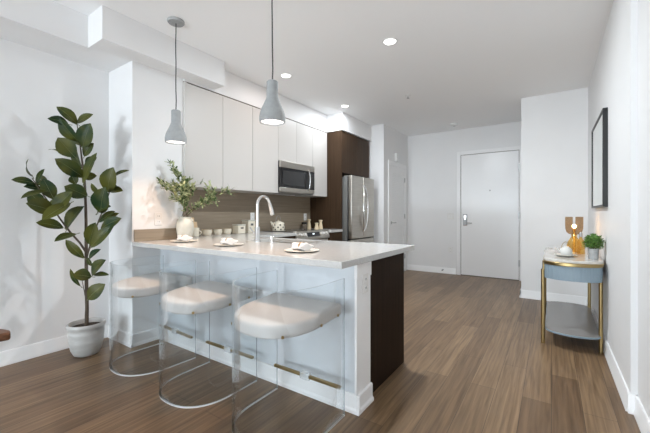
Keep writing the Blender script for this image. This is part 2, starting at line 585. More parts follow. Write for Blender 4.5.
MB().disc((0, 0, 0), (0, -1, 0), .014, .005).tube([(0, -.004, 0), (0, -.06, 0)], .005, 8).build('rod', M['nickel'], t)
MB().disc((0, -.06, 0), (0, -1, 0), .010, .014).build('bumper', M['black'], t)

DL = [(-1.23, 2.872, 'recessed ceiling downlight nearest the hall, right of both pendants'),
      (-2.52, 2.909, 'recessed ceiling downlight above the sink side of the kitchen, just right of the nearer pendant'),
      (-2.516, 4.223, 'recessed ceiling downlight in front of the dark wood fridge surround')]


def downlight(loc, label):
    t = thing('recessed_downlight', label, 'ceiling light', loc, 0, 'recessed ceiling downlights')
    MB().lathe([(.052, -.001), (.058, -.006), (.068, -.006), (.072, 0), (.052, 0)], n=32, caps=False).build('trim_ring', M['white'], t)
    MB().lathe([(.0005, -.003), (.053, -.003)], n=32, caps=False).build('lens', M['downlens'], t)
    return t


for x, y, lb in DL:
    downlight((x, y, H), lb)
    if x > -2:      # the hall can is the bright neutral one, the two kitchen cans are dimmed and warm
        lamp('hall_lamp', 'AREA', (x, y, H - .012), 40, (.88, .95, 1.0), shape='DISK', size=.10)
    else:
        lamp('kitchen_lamp', 'AREA', (x, y, H - .012), 1.9 if y < 4 else 9, (1.0, .80, .70) if y < 4 else (.90, .95, 1.0), shape='DISK', size=.10)
t = thing('smoke_detector', 'round white smoke detector on the ceiling near the entry door', 'smoke detector', (-1.42, 6.15, H))
MB().lathe([(.066, 0), (.070, -.012), (.060, -.030), (.030, -.038), (.0005, -.038)], n=32).build('housing', M['white'], t)
MB().lathe([(.020, -.0375), (.018, -.042), (.0005, -.042)], n=20).build('sensor_button', M['grey'], t)
t = thing('sprinkler_head', 'small fire sprinkler on the ceiling between the hall and the kitchen', 'sprinkler', (-1.593, 4.323, H))
MB().lathe([(.040, 0), (.038, -.006), (.018, -.012), (.0005, -.012)], n=24).build('escutcheon', M['white'], t)
MB().tube([(0, 0, -.011), (0, 0, -.035)], .006, 8).lathe([(.0005, -.034), (.018, -.034), (.018, -.037), (.0005, -.037)], n=16).build('deflector', M['nickel'], t)


# ------------------------------------------------------------------ breakfast bar
bar = thing('breakfast_bar', 'white panelled breakfast bar base with a dark wood end, below the pale worktop', 'breakfast bar', (0, 0, 0))
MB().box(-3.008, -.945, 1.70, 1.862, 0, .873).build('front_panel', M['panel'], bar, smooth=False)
kb = MB()
kb.box(-.945, -.930, 1.692, 1.872, 0, .873)
kb.box(-.945, -.925, 1.688, 1.876, .775, .873)
kb.build('end_post', M['trim'], bar, bevel=.003)
kb = MB(); base_x(kb, 1.70, -1, -2.985, -.9085); base_y(kb, -.930, 1, 1.6785, 1.872)
kb.build('baseboard', M['trim'], bar, smooth=False)
MB().box(-.975, -.950, 1.872, 2.49, .0, .873).build('end_panel', M['espresso'], bar, bevel=.002)
for x0 in (-1.56, -2.15, -2.70):
    MB().box(x0 + .002, x0 + .578 if x0 > -2.6 else x0 + .548, 2.47, 2.488, .10, .868).build('cabinet_door', M['walnut'], bar, bevel=.002)
MB().box(-2.70, -.975, 1.87, 2.466, .09, .65).build('carcass', M['walnut'], bar, smooth=False)
MB().box(-2.70, -.975, 1.90, 2.41, 0, .088).build('toe_kick', M['black'], bar, smooth=False)

# worktop: one L-shaped slab with a sink cut-out
ZT = .91
sx0, sx1, sy0, sy1 = -2.30, -1.62, 2.11, 2.445
wt = MB()
xs = [XK + .001, XS + .001, -2.69, sx0, sx1, -.880]
ys = [1.445, 1.931, sy0, sy1, 2.535, 3.325]


def in_top(x, y):
    if sx0 < x < sx1 and sy0 < y < sy1:
        return False
    if y < 1.93:
        return x > XS
    if y < 2.535:
        return True
    return x < -2.69


bmw = bmesh.new()
vd = {}
for i in range(len(xs) - 1):
    for j in range(len(ys) - 1):
        if in_top((xs[i] + xs[i + 1]) / 2, (ys[j] + ys[j + 1]) / 2):
            q = []
            for a, c in ((i, j), (i + 1, j), (i + 1, j + 1), (i, j + 1)):
                if (a, c) not in vd:
                    vd[(a, c)] = bmw.verts.new((xs[a], ys[c], ZT - .037))
                q.append(vd[(a, c)])
            bmw.faces.new(q)
ext = bmesh.ops.extrude_face_region(bmw, geom=list(bmw.faces))
bmesh.ops.translate(bmw, verts=[g for g in ext['geom'] if isinstance(g, bmesh.types.BMVert)], vec=(0, 0, .037))
bmesh.ops.recalc_face_normals(bmw, faces=bmw.faces)
me = bpy.data.meshes.new('worktop')
bmw.to_mesh(me)
bmw.free()
me.materials.append(M['quartz'])
wko = bpy.data.objects.new('worktop', me)
COL.objects.link(wko)
bv = wko.modifiers.new('bevel', 'BEVEL'); bv.width = .003; bv.segments = 2; bv.limit_method = 'ANGLE'
tag(wko, 'long pale quartz worktop covering the breakfast bar and turning along the backsplash', 'countertop')

t = thing('sink', 'steel undermount sink set into the pale worktop behind the faucet', 'sink', ((sx0 + sx1) / 2, (sy0 + sy1) / 2, .67))
hx, hy = (sx1 - sx0) / 2 - .001, (sy1 - sy0) / 2 - .001
bs_ = MB().box(-hx, hx, -hy, hy, 0, .008).box(-hx, -hx + .006, -hy, hy, .008, .203).box(hx - .006, hx, -hy, hy, .008, .203).box(-hx, hx, -hy, -hy + .006, .008, .203).box(-hx, hx, hy - .006, hy, .008, .203)
bs_.build('basin', M['steel'], t, smooth=False)
MB().lathe([(.0005, .0085), (.045, .0085), (.045, .012), (.0005, .010)], n=20).build('drain', M['chrome'], t)

struct('trim_backsplash', MB().box(XK, XK + .006, 1.931, 4.449, ZT, 1.43), M['splash'], smooth=False)
struct('trim_side_splash', MB().box(XS, XS + .012, 1.462, 1.93, ZT + .001, ZT + .105), M['splash'], smooth=False)

# ------------------------------------------------------------------ faucet and dispenser
t = thing('kitchen_faucet', 'tall chrome gooseneck faucet on the worktop at the sink', 'faucet', (-2.10, 2.05, ZT), math.radians(-4))
MB().lathe([(.028, 0), (.028, .008), (.0235, .014), (.0225, .125), (.019, .132), (.0005, .132)], n=24).build('body', M['chrome'], t)
R_ = .070
pts = [(0, 0, .12), (0, 0, .2), (0, 0, .325)] + [(0, R_ - R_ * math.cos(a), .325 + R_ * math.sin(a)) for a in [PI * i / 14 for i in range(1, 14)]]
MB().tube(pts, .0135, 14).build('spout', M['chrome'], t)
e = Vector(pts[-1]); dr = (e - Vector(pts[-2])).normalized()
MB().tube([e - dr * .005, e + dr * .02, e + dr * .06, e + dr * .105, e + dr * .115], [.0145, .0165, .0185, .020, .017], 14).build('spray_head', M['chrome'], t)
MB().tube([(-.02, 0, .075), (-.045, 0, .078)], .012, 12).tube([(-.044, 0, .078), (-.075, .0, .10), (-.10, 0, .125)], [.008, .0065, .006], 10).build('handle', M['chrome'], t)
t = thing('soap_dispenser', 'short chrome soap dispenser on the worktop right of the faucet', 'soap dispenser', (-1.935, 2.055, ZT))
MB().lathe([(.019, 0), (.019, .006), (.014, .010), (.014, .040), (.016, .042), (.016, .052), (.0005, .053)], n=20).build('collar', M['chrome'], t)
MB().tube([(0, 0, .047), (0, .03, .050), (0, .055, .046)], [.007, .006, .005], 10).build('nozzle', M['chrome'], t)

# ------------------------------------------------------------------ wall cabinets, kitchen side
CX = -2.985


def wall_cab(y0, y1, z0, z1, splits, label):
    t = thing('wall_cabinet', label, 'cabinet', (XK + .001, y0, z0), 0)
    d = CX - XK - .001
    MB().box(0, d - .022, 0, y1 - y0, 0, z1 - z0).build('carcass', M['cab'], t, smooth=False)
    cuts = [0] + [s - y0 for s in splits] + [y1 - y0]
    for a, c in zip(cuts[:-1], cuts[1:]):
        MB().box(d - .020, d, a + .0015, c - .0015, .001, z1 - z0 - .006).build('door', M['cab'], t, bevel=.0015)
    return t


CZ0, CZ1 = 1.425, 2.455
wall_cab(1.955, 2.835, CZ0, CZ1, [2.395], 'tall two-door white wall cabinet at the left end, behind the pendants')
wall_cab(2.837, 3.29, CZ0, CZ1, [], 'tall single-door white wall cabinet immediately left of the microwave')
wall_cab(3.292, 4.058, 1.862, CZ1, [3.675], 'short two-door white wall cabinet above the microwave')
wall_cab(4.06, 4.448, CZ0, CZ1, [], 'narrow white wall cabinet between the microwave and the dark wood panel')
struct('trim_1', MB().box(XK + .001, CX + .004, 1.931, 1.953, CZ0, CZ1), M['cab'], smooth=False)
struct('trim_gap_shade', MB().box(XK + .001, CX - .006, 1.931, 4.449, CZ1 + .0005, 2.4615), M['gap'], smooth=False)  # dark strip stands in for the shade in the gap above the cabinets

t = thing('base_cabinet', 'dark wood base cabinet under the worktop left of the stove', 'cabinet', (XK + .007, 2.60, 0))
MB().box(0, .59, 0, .715, .10, .872).build('carcass', M['walnut'], t, smooth=False)
MB().box(.592, .612, .002, .356, .102, .868).build('door', M['walnut'], t, bevel=.002)
MB().box(.592, .612, .359, .713, .102, .868).build('door', M['walnut'], t, bevel=.002)
MB().box(0, .53, 0, .715, 0, .099).build('toe_kick', M['black'], t, smooth=False)
t = thing('base_cabinet', 'narrow dark wood base cabinet between the stove and the fridge panel', 'cabinet', (XK + .007, 4.106, 0))
MB().box(0, .59, 0, .338, .10, .872).build('carcass', M['walnut'], t, smooth=False)
MB().box(.592, .612, .002, .336, .102, .70).build('door', M['walnut'], t, bevel=.002)
MB().box(.592, .612, .002, .336, .703, .868).build('drawer', M['walnut'], t, bevel=.002)
MB().box(0, .53, 0, .338, 0, .099).build('toe_kick', M['black'], t, smooth=False)
tag(MB().box(XK + .007, -2.69, 4.104, 4.448, .873, ZT).build('worktop', M['quartz'], bevel=.003), 'short pale worktop piece between the stove and the dark wood panel', 'countertop')

# microwave over the range
t = thing('microwave', 'stainless over-the-range microwave below the white wall cabinets', 'microwave', (XK + .007, 3.294, 1.445))
w, h, dd = .762, .412, .375
MB().box(0, dd - .03, 0, w, 0, h).build('case', M['black'], t, bevel=.003)
MB().box(dd - .029, dd, 0, w, h - .085, h).build('top_band', M['steel'], t, bevel=.004)
dr = MB().box(dd - .029, dd, 0, .60, .062, h - .087).build('door', M['blackglass'], t, bevel=.003)
MB().box(dd, dd + .0015, .05, .50, .10, h - .125).build('window', M['window_dark'], dr, smooth=False)
cp = MB().box(dd - .029, dd, .602, w, .062, h - .087).build('control_panel', M['blackglass'], t, bevel=.003)
MB().box(dd, dd + .001, .63, .735, .255, .285).build('display', M['window_dark'], cp, smooth=False)
MB().box(dd - .029, dd, 0, w, 0, .060).build('bottom_band', M['steel'], t, bevel=.004)
MB().tube([(dd - .004, .585, .045), (dd + .022, .585, .055)] + [(dd + .03 + .022 * math.sin(PI * i / 10), .585, .06 + .265 * i / 10) for i in range(11)] + [(dd + .022, .585, .33), (dd - .004, .585, .34)], .0095, 12).build('handle', M['chrome'], t)
MB().box(.05, .33, .10, .66, -.006, 0).build('vent_grille', M['grey'], t, smooth=False)

# range
t = thing('stove', 'stainless range with black cooktop and front knobs below the microwave', 'stove', (XK + .007, 3.333, 0))
w = .762
MB().box(0, .55, 0, w, .06, .895).build('body', M['steelside'], t, smooth=False)
MB().box(.03, .50, .03, w - .03, 0, .059).build('plinth', M['black'], t, smooth=False)
MB().box(0, .562, 0, w, .896, .916).build('cooktop', M['blackglass'], t, bevel=.004)
for x, y, r in ((.17, .19, .075), (.17, .57, .095), (.42, .19, .10), (.42, .57, .075)):
    MB().lathe([(r, .9162), (r, .9168), (r - .006, .9168), (r - .006, .9162)], (x, y, 0), 32, caps=False).build('burner', M['grey'], t)
cp = MB().extr([(.55, .80), (.618, .80), (.622, .83), (.590, .918), (.563, .921), (.550, .921)], 'y', 0, w).build('control_panel', M['steel'], t, bevel=.004)
nrm = Vector((.088, 0, .032)).normalized()
for y in (.075, .165, .585, .675):
    c = Vector((.607, y, .868))
    MB().tube([c, c + nrm * .012, c + nrm * .034], [.026, .024, .020], 18).build('knob', M['knob'], cp)
c = Vector((.607, 0, .868))
u_ = Vector((-.032, 0, .088)).normalized()
dp = MB()
a = [c + nrm * k + u_ * s + Vector((0, y, 0)) for k in (-.004, .002) for y, s in ((.235, -.031), (.525, -.031), (.525, .031), (.235, .031))]
dp.add(a, [(0, 3, 2, 1), (4, 5, 6, 7), (0, 1, 5, 4), (1, 2, 6, 5), (2, 3, 7, 6), (3, 0, 4, 7)])
dsp = dp.build('display', M['blackglass'], cp, smooth=False)
ck = MB()
a = [c + nrm * k + u_ * s + Vector((0, y, 0)) for k in (.0021, .0026) for y, s in ((.36, .000), (.40, .000), (.40, .016), (.36, .016))]
ck.add(a, [(0, 3, 2, 1), (4, 5, 6, 7), (0, 1, 5, 4), (1, 2, 6, 5), (2, 3, 7, 6), (3, 0, 4, 7)])
ck.build('clock', M['clock'], dsp, smooth=False)
dr = MB().box(.551, .595, .004, w - .004, .24, .79).build('oven_door', M['steel'], t, bevel=.004)
MB().box(.595, .597, .10, w - .10, .34, .66).build('window', M['blackglass'], dr, smooth=False)
MB().tube([(.593, .06, .745), (.64, .06, .745)], .008, 10).tube([(.593, w - .06, .745), (.64, w - .06, .745)], .008, 10).tube([(.64, .03, .745), (.64, w - .03, .745)], .011, 12).build('handle', M['steel'], dr)
MB().box(.551, .590, .004, w - .004, .07, .232).build('drawer', M['steel'], t, bevel=.004)

# fridge surround
FXW = -2.715
t = thing('fridge_surround', 'dark walnut side panel and overhead cabinet around the fridge', 'cabinet', (XK + .001, 4.45, 0))
dd = FXW - XK - .001
MB().box(0, dd, 0, .022, 0, 2.455).build('side_panel', M['walnut'], t, bevel=.0015)
MB().box(0, dd - .022, .023, .952, 1.80, 2.455).build('carcass', M['walnut'], t, smooth=False)
MB().box(dd - .020, dd, .024, .487, 1.80, 2.453).build('door', M['walnut'], t, bevel=.0015)
MB().box(dd - .020, dd, .490, .953, 1.80, 2.453).build('door', M['walnut'], t, bevel=.0015)

# fridge
t = thing('refrigerator', 'stainless french-door refrigerator standing in the dark walnut surround', 'refrigerator', (-3.30, 4.50, 0))
w = .79
MB().box(0, .655, .006, w - .006, .03, 1.735).build('case', M['steelside'], t, bevel=.004)
for y in (.06, w - .06):
    for x in (.08, .60):
        MB().lathe([(.022, 0), (.022, .03)], (x, y, 0), 14).build('foot', M['black'], t)
hh = w / 2
for sgn, (y0, y1) in ((-1, (0, hh - .002)), (1, (hh + .002, w))):
    dr = MB().box(.675, .742, y0, y1, .755, 1.755).build('door', M['steel'], t, bevel=.014, seg=3)
    yh = hh + sgn * .016
    pp = [(.738, yh, .86)] + [(.742 + .040 * math.sin(PI * i / 12) ** .5, yh + sgn * .062 * math.sin(PI * i / 12), .86 + .76 * i / 12) for i in range(1, 12)] + [(.738, yh, 1.62)]
    MB().tube(pp, .012, 12).build('handle', M['chrome'], dr)
MB().box(.656, .674, .012, w - .012, .10, 1.735).build('gasket', M['black'], t, smooth=False)
dr = MB().box(.675, .742, 0, w, .10, .742).build('freezer_drawer', M['steel'], t, bevel=.014, seg=3)
MB().tube([(.738, .06, .66), (.79, .09, .66), (.795, hh, .66), (.79, w - .09, .66), (.738, w - .06, .66)], .012, 12).build('handle', M['chrome'], dr)
MB().box(.58, .70, .03, .11, 1.736, 1.756).build('hinge_cover', M['steelside'], t, bevel=.004)
MB().box(.58, .70, w - .11, w - .03, 1.736, 1.756).build('hinge_cover', M['steelside'], t, bevel=.004)


# ------------------------------------------------------------------ pendants
def pendant(x, y, label):
    t = thing('pendant_lamp', label, 'pendant light', (x, y, 0), 0, 'pendants above the breakfast bar')
    MB().lathe([(.0005, H - .022), (.060, H - .020), (.066, H - .012), (.066, H), (.0005, H)], n=36).build('canopy', M['concrete'], t)
    zb = 1.738
    pts = [(.004 * math.sin(i * .9) * (1 if 0 < i < 9 else 0), .003 * math.cos(i * 1.3) * (1 if 0 < i < 9 else 0), zb + .27 + (H - .02 - zb - .27) * i / 9) for i in range(10)]
    MB().tube(pts, .0042, 8).build('cord', M['cord'], t)
    out = [(.0005, .272), (.010, .272), (.010, .265), (.032, .265), (.0365, .260), (.037, .165), (.042, .148), (.056, .115), (.070, .085), (.079, .058), (.083, .035), (.0825, .008), (.081, 0)]
    inn = [(.075, 0), (.076, .03), (.072, .058), (.055, .10), (.036, .14), (.0005, .145)]
    MB().lathe(out + inn, (0, 0, zb), 40, caps=False).build('lamp_shade', M['concrete'], t)
    MB().lathe([(.0005, .010), (.0745, .010), (.0745, .014), (.0005, .014)], (0, 0, zb), 36).build('diffuser', M['diffuser'], t)
    lamp('pendant_bulb', 'AREA', (x, y, zb - .004), 2.6, (1.0, .66, .44), shape='DISK', size=.05, spread=math.radians(125))
    return t


pendant(-2.555, 1.576, 'grey cement pendant above the far left end of the bar, its ceiling canopy in view')
pendant(-1.48, 1.576, 'grey cement pendant hanging nearest the camera, over the middle of the bar')


# ------------------------------------------------------------------ stools
def make_stool(label):
    t = thing('bar_stool', label, 'stool', (0, 0, 0), 0, 'clear acrylic bar stools at the breakfast bar')
    R0, th, ye, hh = .262, .009, .215, .785
    def plan(hw_, dp_, y1):
        c = []
        for i in range(41):
            a = PI * i / 40
            x, y = math.cos(a), math.sin(a)
            c.append((-hw_ * math.copysign(abs(x) ** .86, x), -dp_ * abs(y) ** .86))
        return [(-hw_, y1)] + c + [(hw_, y1)]
    ri = R0 - th
    DB = .285
    plan_o = plan(R0, DB, ye)
    plan_i = plan(ri, DB - th, ye)
    n = len(plan_o)
    mb = MB()
    ring = plan_o + plan_i[::-1]
    k = len(ring)
    vs = [(p[0], p[1], 0) for p in ring] + [(p[0], p[1], hh) for p in ring] + [(p[0], p[1], .006) for p in ring]
    side, edge, foot = [], [], []
    for i in range(k):
        j = (i + 1) % k
        q = (i + 2 * k, j + 2 * k, j + k, i + k)
        (edge if i in (n - 1, k - 1) else side).append(q)
        foot.append((i, j, j + 2 * k, i + 2 * k))
    for i in range(n - 1):
        a, b2, c2, d2_ = i, i + 1, k - 2 - i, k - 1 - i
        foot.append((a, d2_, c2, b2))
        edge.append((a + k, b2 + k, c2 + k, d2_ + k))
    o = len(mb.v)
    mb.v += vs
    for q in side:
        mb.f.append(list(q)); mb.m.append(0)
    for q in edge:
        mb.f.append(list(q)); mb.m.append(1)
    for q in foot:
        mb.f.append(list(q)); mb.m.append(2)
    mb.build('shell', [M['acryl'], M['acryledge'], M['acrylfoot']], t)
    # D-shaped seat pad, slightly lower at the back
    rs = ri - .003
    st = MB()
    def ringat(sc, dz):
        pl = plan(rs * sc, (DB - th - .003) * sc, .19 * sc)
        return [(p[0], p[1], .560 + dz + (p[1]) * .07) for p in pl]
    lv = [ringat(.975, .007), ringat(.995, .012), ringat(1.0, .022), ringat(1.0, .056), ringat(.993, .066), ringat(.972, .0725), ringat(.93, .075), ringat(.45, .077)]
    n2 = len(lv[0])
    vs = [p for r in lv for p in r]
    fs = [tuple(range(n2 - 1, -1, -1)), tuple(range((len(lv) - 1) * n2, len(lv) * n2))]
    for j in range(len(lv) - 1):
        for i in range(n2):
            i2 = (i + 1) % n2
            fs.append((j * n2 + i, j * n2 + i2, (j + 1) * n2 + i2, (j + 1) * n2 + i))
    st.add(vs, fs)
    st.build('seat', M['boucle'], t, sharp=60)
    zs = .588
    for a in (-.02, .14):
        for sg in (-1, 1):
            MB().disc((sg * (R0 - .001), a, zs + a * .07 - .005), (sg, 0, 0), .008, .004, 12).build('screw', M['brass'], t)
    for sg in (-1, 1):
        p = plan_o[21 + sg * 9]; q0 = plan_o[20 + sg * 9]; q1 = plan_o[22 + sg * 9]
        nn = Vector((-(q1[1] - q0[1]), q1[0] - q0[0], 0)) * -1
        if nn.y > 0:
            nn = -nn
        MB().disc((p[0] - nn.normalized().x * .001, p[1] - nn.normalized().y * .001, .566), nn, .008, .004, 12).build('screw', M['brass'], t)
    for sg in (-1, 1):
        MB().box(min(sg * .025, sg * (ri - .001)), max(sg * .025, sg * (ri - .001)), .176, .196, .162, .178).build('foot_rail', M['brass'], t, bevel=.002)
    MB().box(-.034, .034, .172, .200, .150, .190).build('clip', M['acrylclip'], t, bevel=.003)
    return t


S1 = make_stool('clear acrylic stool with ivory seat nearest the camera, closest to the dark end panel')
S1.location = (-1.238, 1.422, 0)
dup(S1, (-1.94, 1.42, 0), 0, 'middle one of the three clear acrylic stools with ivory seats')
dup(S1, (-2.625, 1.42, 0), math.radians(-3), 'clear acrylic stool with ivory seat farthest left, beside the potted rubber plant')


# ------------------------------------------------------------------ place settings
def plate_setting(x, y, rz, l1, l2, l3):
    t = thing('plate', l1, 'plate', (x, y, ZT), 0, 'plates on the bar')
    MB().lathe([(.0005, 0), (.066, 0), (.075, .004), (.110, .009), (.112, .0115), (.108, .0125), (.074, .0085), (.0005, .0075)], n=44).build('dish', M['stoneware'], t)
    MB().lathe([(.1095, .0118), (.1125, .0110), (.1132, .0122), (.1105, .0132)], n=44, caps=False).build('rim', M['creamware'], t)
    nk = MB()
    secs = []
    for i in range(17):
        tt = i / 16 * 2 - 1
        en = min(1, math.sqrt(max(0, 1 - abs(tt) ** 5)) + .12)
        wd = .023 + .034 * abs(tt) ** .8
        hh = .033 + .010 * abs(tt) ** 1.3
        secs.append((tt * .070, wd * en, hh * (.25 + .75 * en)))
    n3 = 20
    vs = []
    for (px, wd, hh) in secs:
        for k in range(n3):
            a = 2 * PI * k / n3
            rr = 1 + .20 * math.sin(a * 4 + px * 22) * min(1, abs(px) / .035)
            vs.append((px, wd * math.cos(a) * rr, max(0, hh * .62 + hh * .62 * math.sin(a) * rr)))
    fs = [tuple(range(n3 - 1, -1, -1)), tuple(range(16 * n3, 17 * n3))]
    for i in range(16):
        for k in range(n3):
            k2 = (k + 1) % n3
            fs.append((i * n3 + k, i * n3 + k2, (i + 1) * n3 + k2, (i + 1) * n3 + k))
    nk.add(vs, fs)
    o = nk.build('napkin', M['linen'])
    o.location = (x, y, ZT + .0085)
    o.rotation_euler = (0, 0, rz)
    tag(o, l2, 'napkin', 'napkins on the plates')
    rg = MB().lathe([(.0235, -.007), (.0255, -.007), (.0265, 0), (.0255, .007), (.0235, .007), (.0230, 0), (.0235, -.007)], n=28, caps=False)
    q = rg.build('napkin_ring', M['ring'])
    q.rotation_euler = (0, PI / 2, rz)
    q.location = (x, y, ZT + .0088 + .0265)
    tag(q, l3, 'napkin ring', 'napkin rings')


plate_setting(-2.651, 1.712, -.30, 'stoneware plate on the bar in front of the olive vase', 'white napkin on the plate in front of the olive vase', 'tan ring around the napkin in front of the olive vase')
plate_setting(-2.058, 1.705, -.40, 'stoneware plate on the bar in front of the faucet, middle of the three', 'white napkin on the middle plate in front of the faucet', 'tan ring around the napkin on the middle plate')
plate_setting(-1.338, 1.70, -.35, 'stoneware plate on the bar nearest the open end of the worktop', 'white napkin on the plate nearest the open worktop end', 'tan ring around the napkin nearest the open worktop end')

# ------------------------------------------------------------------ vase and olive branches
VX, VY = -2.885, 1.872
t = thing('vase', 'cream ceramic jug vase on the bar holding olive branches', 'vase', (VX, VY, ZT))
MB().lathe([(.0005, 0), (.052, 0), (.060, .010), (.074, .07), (.079, .115), (.075, .155), (.062, .182), (.054, .192), (.055, .208), (.059, .213), (.055, .214), (.050, .206), (.049, .194), (.070, .155), (.073, .115), (.055, .016), (.0005, .012)], n=36, caps=False).build('body', M['ceramic'], t)
for sg in (-1, 1):
    aa = math.radians(35)
    pts = [(sg * math.cos(aa) * (.056 + .018 * math.sin(PI * i / 6)), sg * math.sin(aa) * (.056 + .018 * math.sin(PI * i / 6)), .196 - .03 * i / 6) for i in range(7)]
    MB().tube(pts, .006, 8).build('handle', M['ceramic'], t)


def bez(p0, p1, p2, n):
    p0, p1, p2 = Vector(p0), Vector(p1), Vector(p2)
    return [p0 * (1 - t) ** 2 + p1 * 2 * t * (1 - t) + p2 * t * t for t in [i / n for i in range(n + 1)]]


RNG = random.Random(21)


def olive(label, tip, mid, twigs, i):
    t = thing('olive_branch', label, 'branch', (VX, VY, ZT + .03), 0, 'olive branches in the vase')
    ang = i * 1.05
    b0 = Vector((.02 * math.cos(ang), .02 * math.sin(ang), 0))
    bm_ = Vector((.028 * math.cos(ang), .028 * math.sin(ang), .18))
    path = [b0] + bez(bm_, mid, tip, 14)
    st, lf = MB(), MB()
    st.tube(path, [.0032] * 4 + [.0026] * 6 + [.0018] * (len(path) - 10), 6)
    lines = [path[2:]]
    for k in range(twigs):
        p = path[4 + int((len(path) - 6) * k / max(1, twigs))]
        d = (path[-1] - path[4]).normalized()
        off = Vector((RNG.uniform(-1, 1), RNG.uniform(-1, 1), RNG.uniform(-.2, .9))).normalized()
        e = p + (d * .6 + off).normalized() * RNG.uniform(.09, .17)
        e.x = max(e.x, -.05)
        tw = bez(p, p + d * .05 + off * .02, e, 6)
        st.tube(tw, [.0016] * 5 + [.001] * 2, 5)
        lines.append(tw)
    for ln in lines:
        for a, c in zip(ln[:-1], ln[1:]):
            for _ in range(2 if ln is lines[0] else 3):
                p = a.lerp(c, RNG.random())
                d = (c - a).normalized()
                off = Vector((RNG.uniform(-1, 1), RNG.uniform(-1, 1), RNG.uniform(-.5, 1))).normalized()
                dv = (d * .7 + off).normalized()
                lf.leaf(p, p + dv * RNG.uniform(.040, .068), RNG.uniform(.012, .019), Vector((RNG.uniform(-1, 1), RNG.uniform(-1, 1), 1)), .2, .08)
    st.build('stem', M['olivestem'], t)
    lf.build('foliage', M['olive'], t)


olive('tallest olive branch in the vase, leaning up over the white wall', (-.03, -.08, .64), (-.01, -.04, .5), 5, 0)
olive('olive branch spreading left from the vase towards the wall outlet', (-.01, -.22, .46), (.0, -.09, .44), 6, 1)
olive('olive branch arching farthest right in front of the backsplash', (.28, .34, .46), (.12, .12, .38), 6, 2)
olive('olive branch drooping low to the right of the vase', (.20, .25, .34), (.10, .10, .36), 5, 3)
olive('bushy upright olive branch over the mouth of the vase', (.00, .00, .54), (.03, .02, .4), 10, 4)
olive('olive branch bending forward over the front of the vase', (.08, -.08, .43), (.06, -.03, .38), 7, 5)

# ------------------------------------------------------------------ things along the backsplash
t = thing('cutting_board', 'small pale wooden board leaning on the backsplash behind the olive vase', 'cutting board', (-3.262, 2.225, ZT), 0)
bd = MB().box(0, .016, -.050, .050, .0, .155).build('board', M['board'], t, bevel=.005)
hb = MB().box(.002, .014, -.020, .020, .150, .205).build('handle', M['board'], t, bevel=.005)
for q in (bd, hb):
    q.rotation_euler = (0, -.20, 0)
t = thing('mug', 'cream mug with a round handle on the worktop beside the olive vase', 'mug', (-3.10, 2.125, ZT))
MB().lathe([(.0005, 0), (.036, 0), (.042, .006), (.044, .092), (.0425, .095), (.039, .093), (.038, .01), (.0005, .008)], n=28, caps=False).build('cup', M['creamware'], t)
MB().tube([(.83 * (.040 + .030 * math.sin(PI * i / 8)), .56 * (.040 + .030 * math.sin(PI * i / 8)), .070 - .05 * i / 8) for i in range(9)], .005, 8).build('handle', M['creamware'], t)
for (x, y), lb in zip(((-3.20, 2.348), (-3.20, 2.49), (-3.20, 2.626)), ('small cream bowl beside the mug, leftmost of the three small bowls', 'small cream bowl between two others on the back worktop', 'small cream bowl nearest the square canisters')):
    t = thing('bowl', lb, 'bowl', (x, y, ZT), 0, 'small bowls by the backsplash')
    MB().lathe([(.0005, 0), (.038, 0), (.046, .008), (.054, .035), (.052, .066), (.050, .067), (.050, .035), (.042, .010), (.0005, .008)], n=28, caps=False).build('dish', M['creamware'], t)
    MB().lathe([(.0525, .0658), (.0525, .0685), (.0485, .0685), (.0485, .0658), (.0525, .0658)], n=28, caps=False).build('rim', M['ring'], t)


def canister(x, y, w, h, label, rz=.0):
    t = thing('canister', label, 'canister', (x, y, ZT), rz, 'cream canisters')
    MB().box(-w / 2, w / 2, -w / 2, w / 2, 0, h).build('body', M['creamware'], t, bevel=.010, seg=3)
    MB().box(-w / 2 - .002, w / 2 + .002, -w / 2 - .002, w / 2 + .002, h, h + .014).build('lid', M['ceramic'], t, bevel=.004)
    MB().box(w / 2, w / 2 + .0012, -.022, .022, h * .62, h * .80).build('tag_plate', M['slot'], t, smooth=False)
    return t


canister(-3.15, 2.765, .115, .10, 'lower square cream canister on the back worktop left of the faucet')
canister(-3.20, 2.97, .125, .15, 'taller square cream canister on the back worktop directly behind the faucet')

t = thing('kettle', 'cream kettle with black spots on the cooktop', 'kettle', (-3.10, 3.42, .9172), math.radians(15))
MB().lathe([(.0005, 0), (.078, 0), (.085, .006), (.085, .088), (.080, .106), (.066, .118), (.045, .122), (.0005, .122)], n=40).build('body', M['creamware'], t)
MB().lathe([(.044, .122), (.040, .129), (.014, .133), (.0005, .133)], n=24).lathe([(.004, .132), (.012, .141), (.009, .149), (.0005, .150)], n=14).build('lid', M['creamware'], t)
MB().tube([(-.03, -.070, .070), (-.04, -.096, .094), (-.048, -.118, .128)], [.021, .015, .011], 12).build('spout', M['creamware'], t)
MB().tube([(0, -.076 * math.cos(a), .108 + .105 * math.sin(a)) for a in [PI * i / 16 for i in range(17)]], .0035, 8).build('handle', M['nickel'], t)
dt = MB()
for z, k, a0 in ((.022, 7, .2), (.052, 7, .65), (.083, 7, .1)):
    for i in range(k):
        a = a0 + 2 * PI * i / k
        dt.disc((.083 * math.cos(a), .083 * math.sin(a), z), (math.cos(a), math.sin(a), 0), .0105, .0035, 12)
dt.build('spots', M['dots'], t)

t = thing('spice_jar', 'dark glass jar with a black lid beside the stove', 'jar', (-3.23, 4.165, ZT))
MB().lathe([(.0005, 0), (.042, 0), (.046, .006), (.046, .075), (.040, .082), (.0005, .082)], n=28).build('jar_body', M['jarglass'], t)
MB().lathe([(.042, .082), (.044, .085), (.044, .105), (.040, .109), (.0005, .109)], n=28).build('lid', M['black'], t)


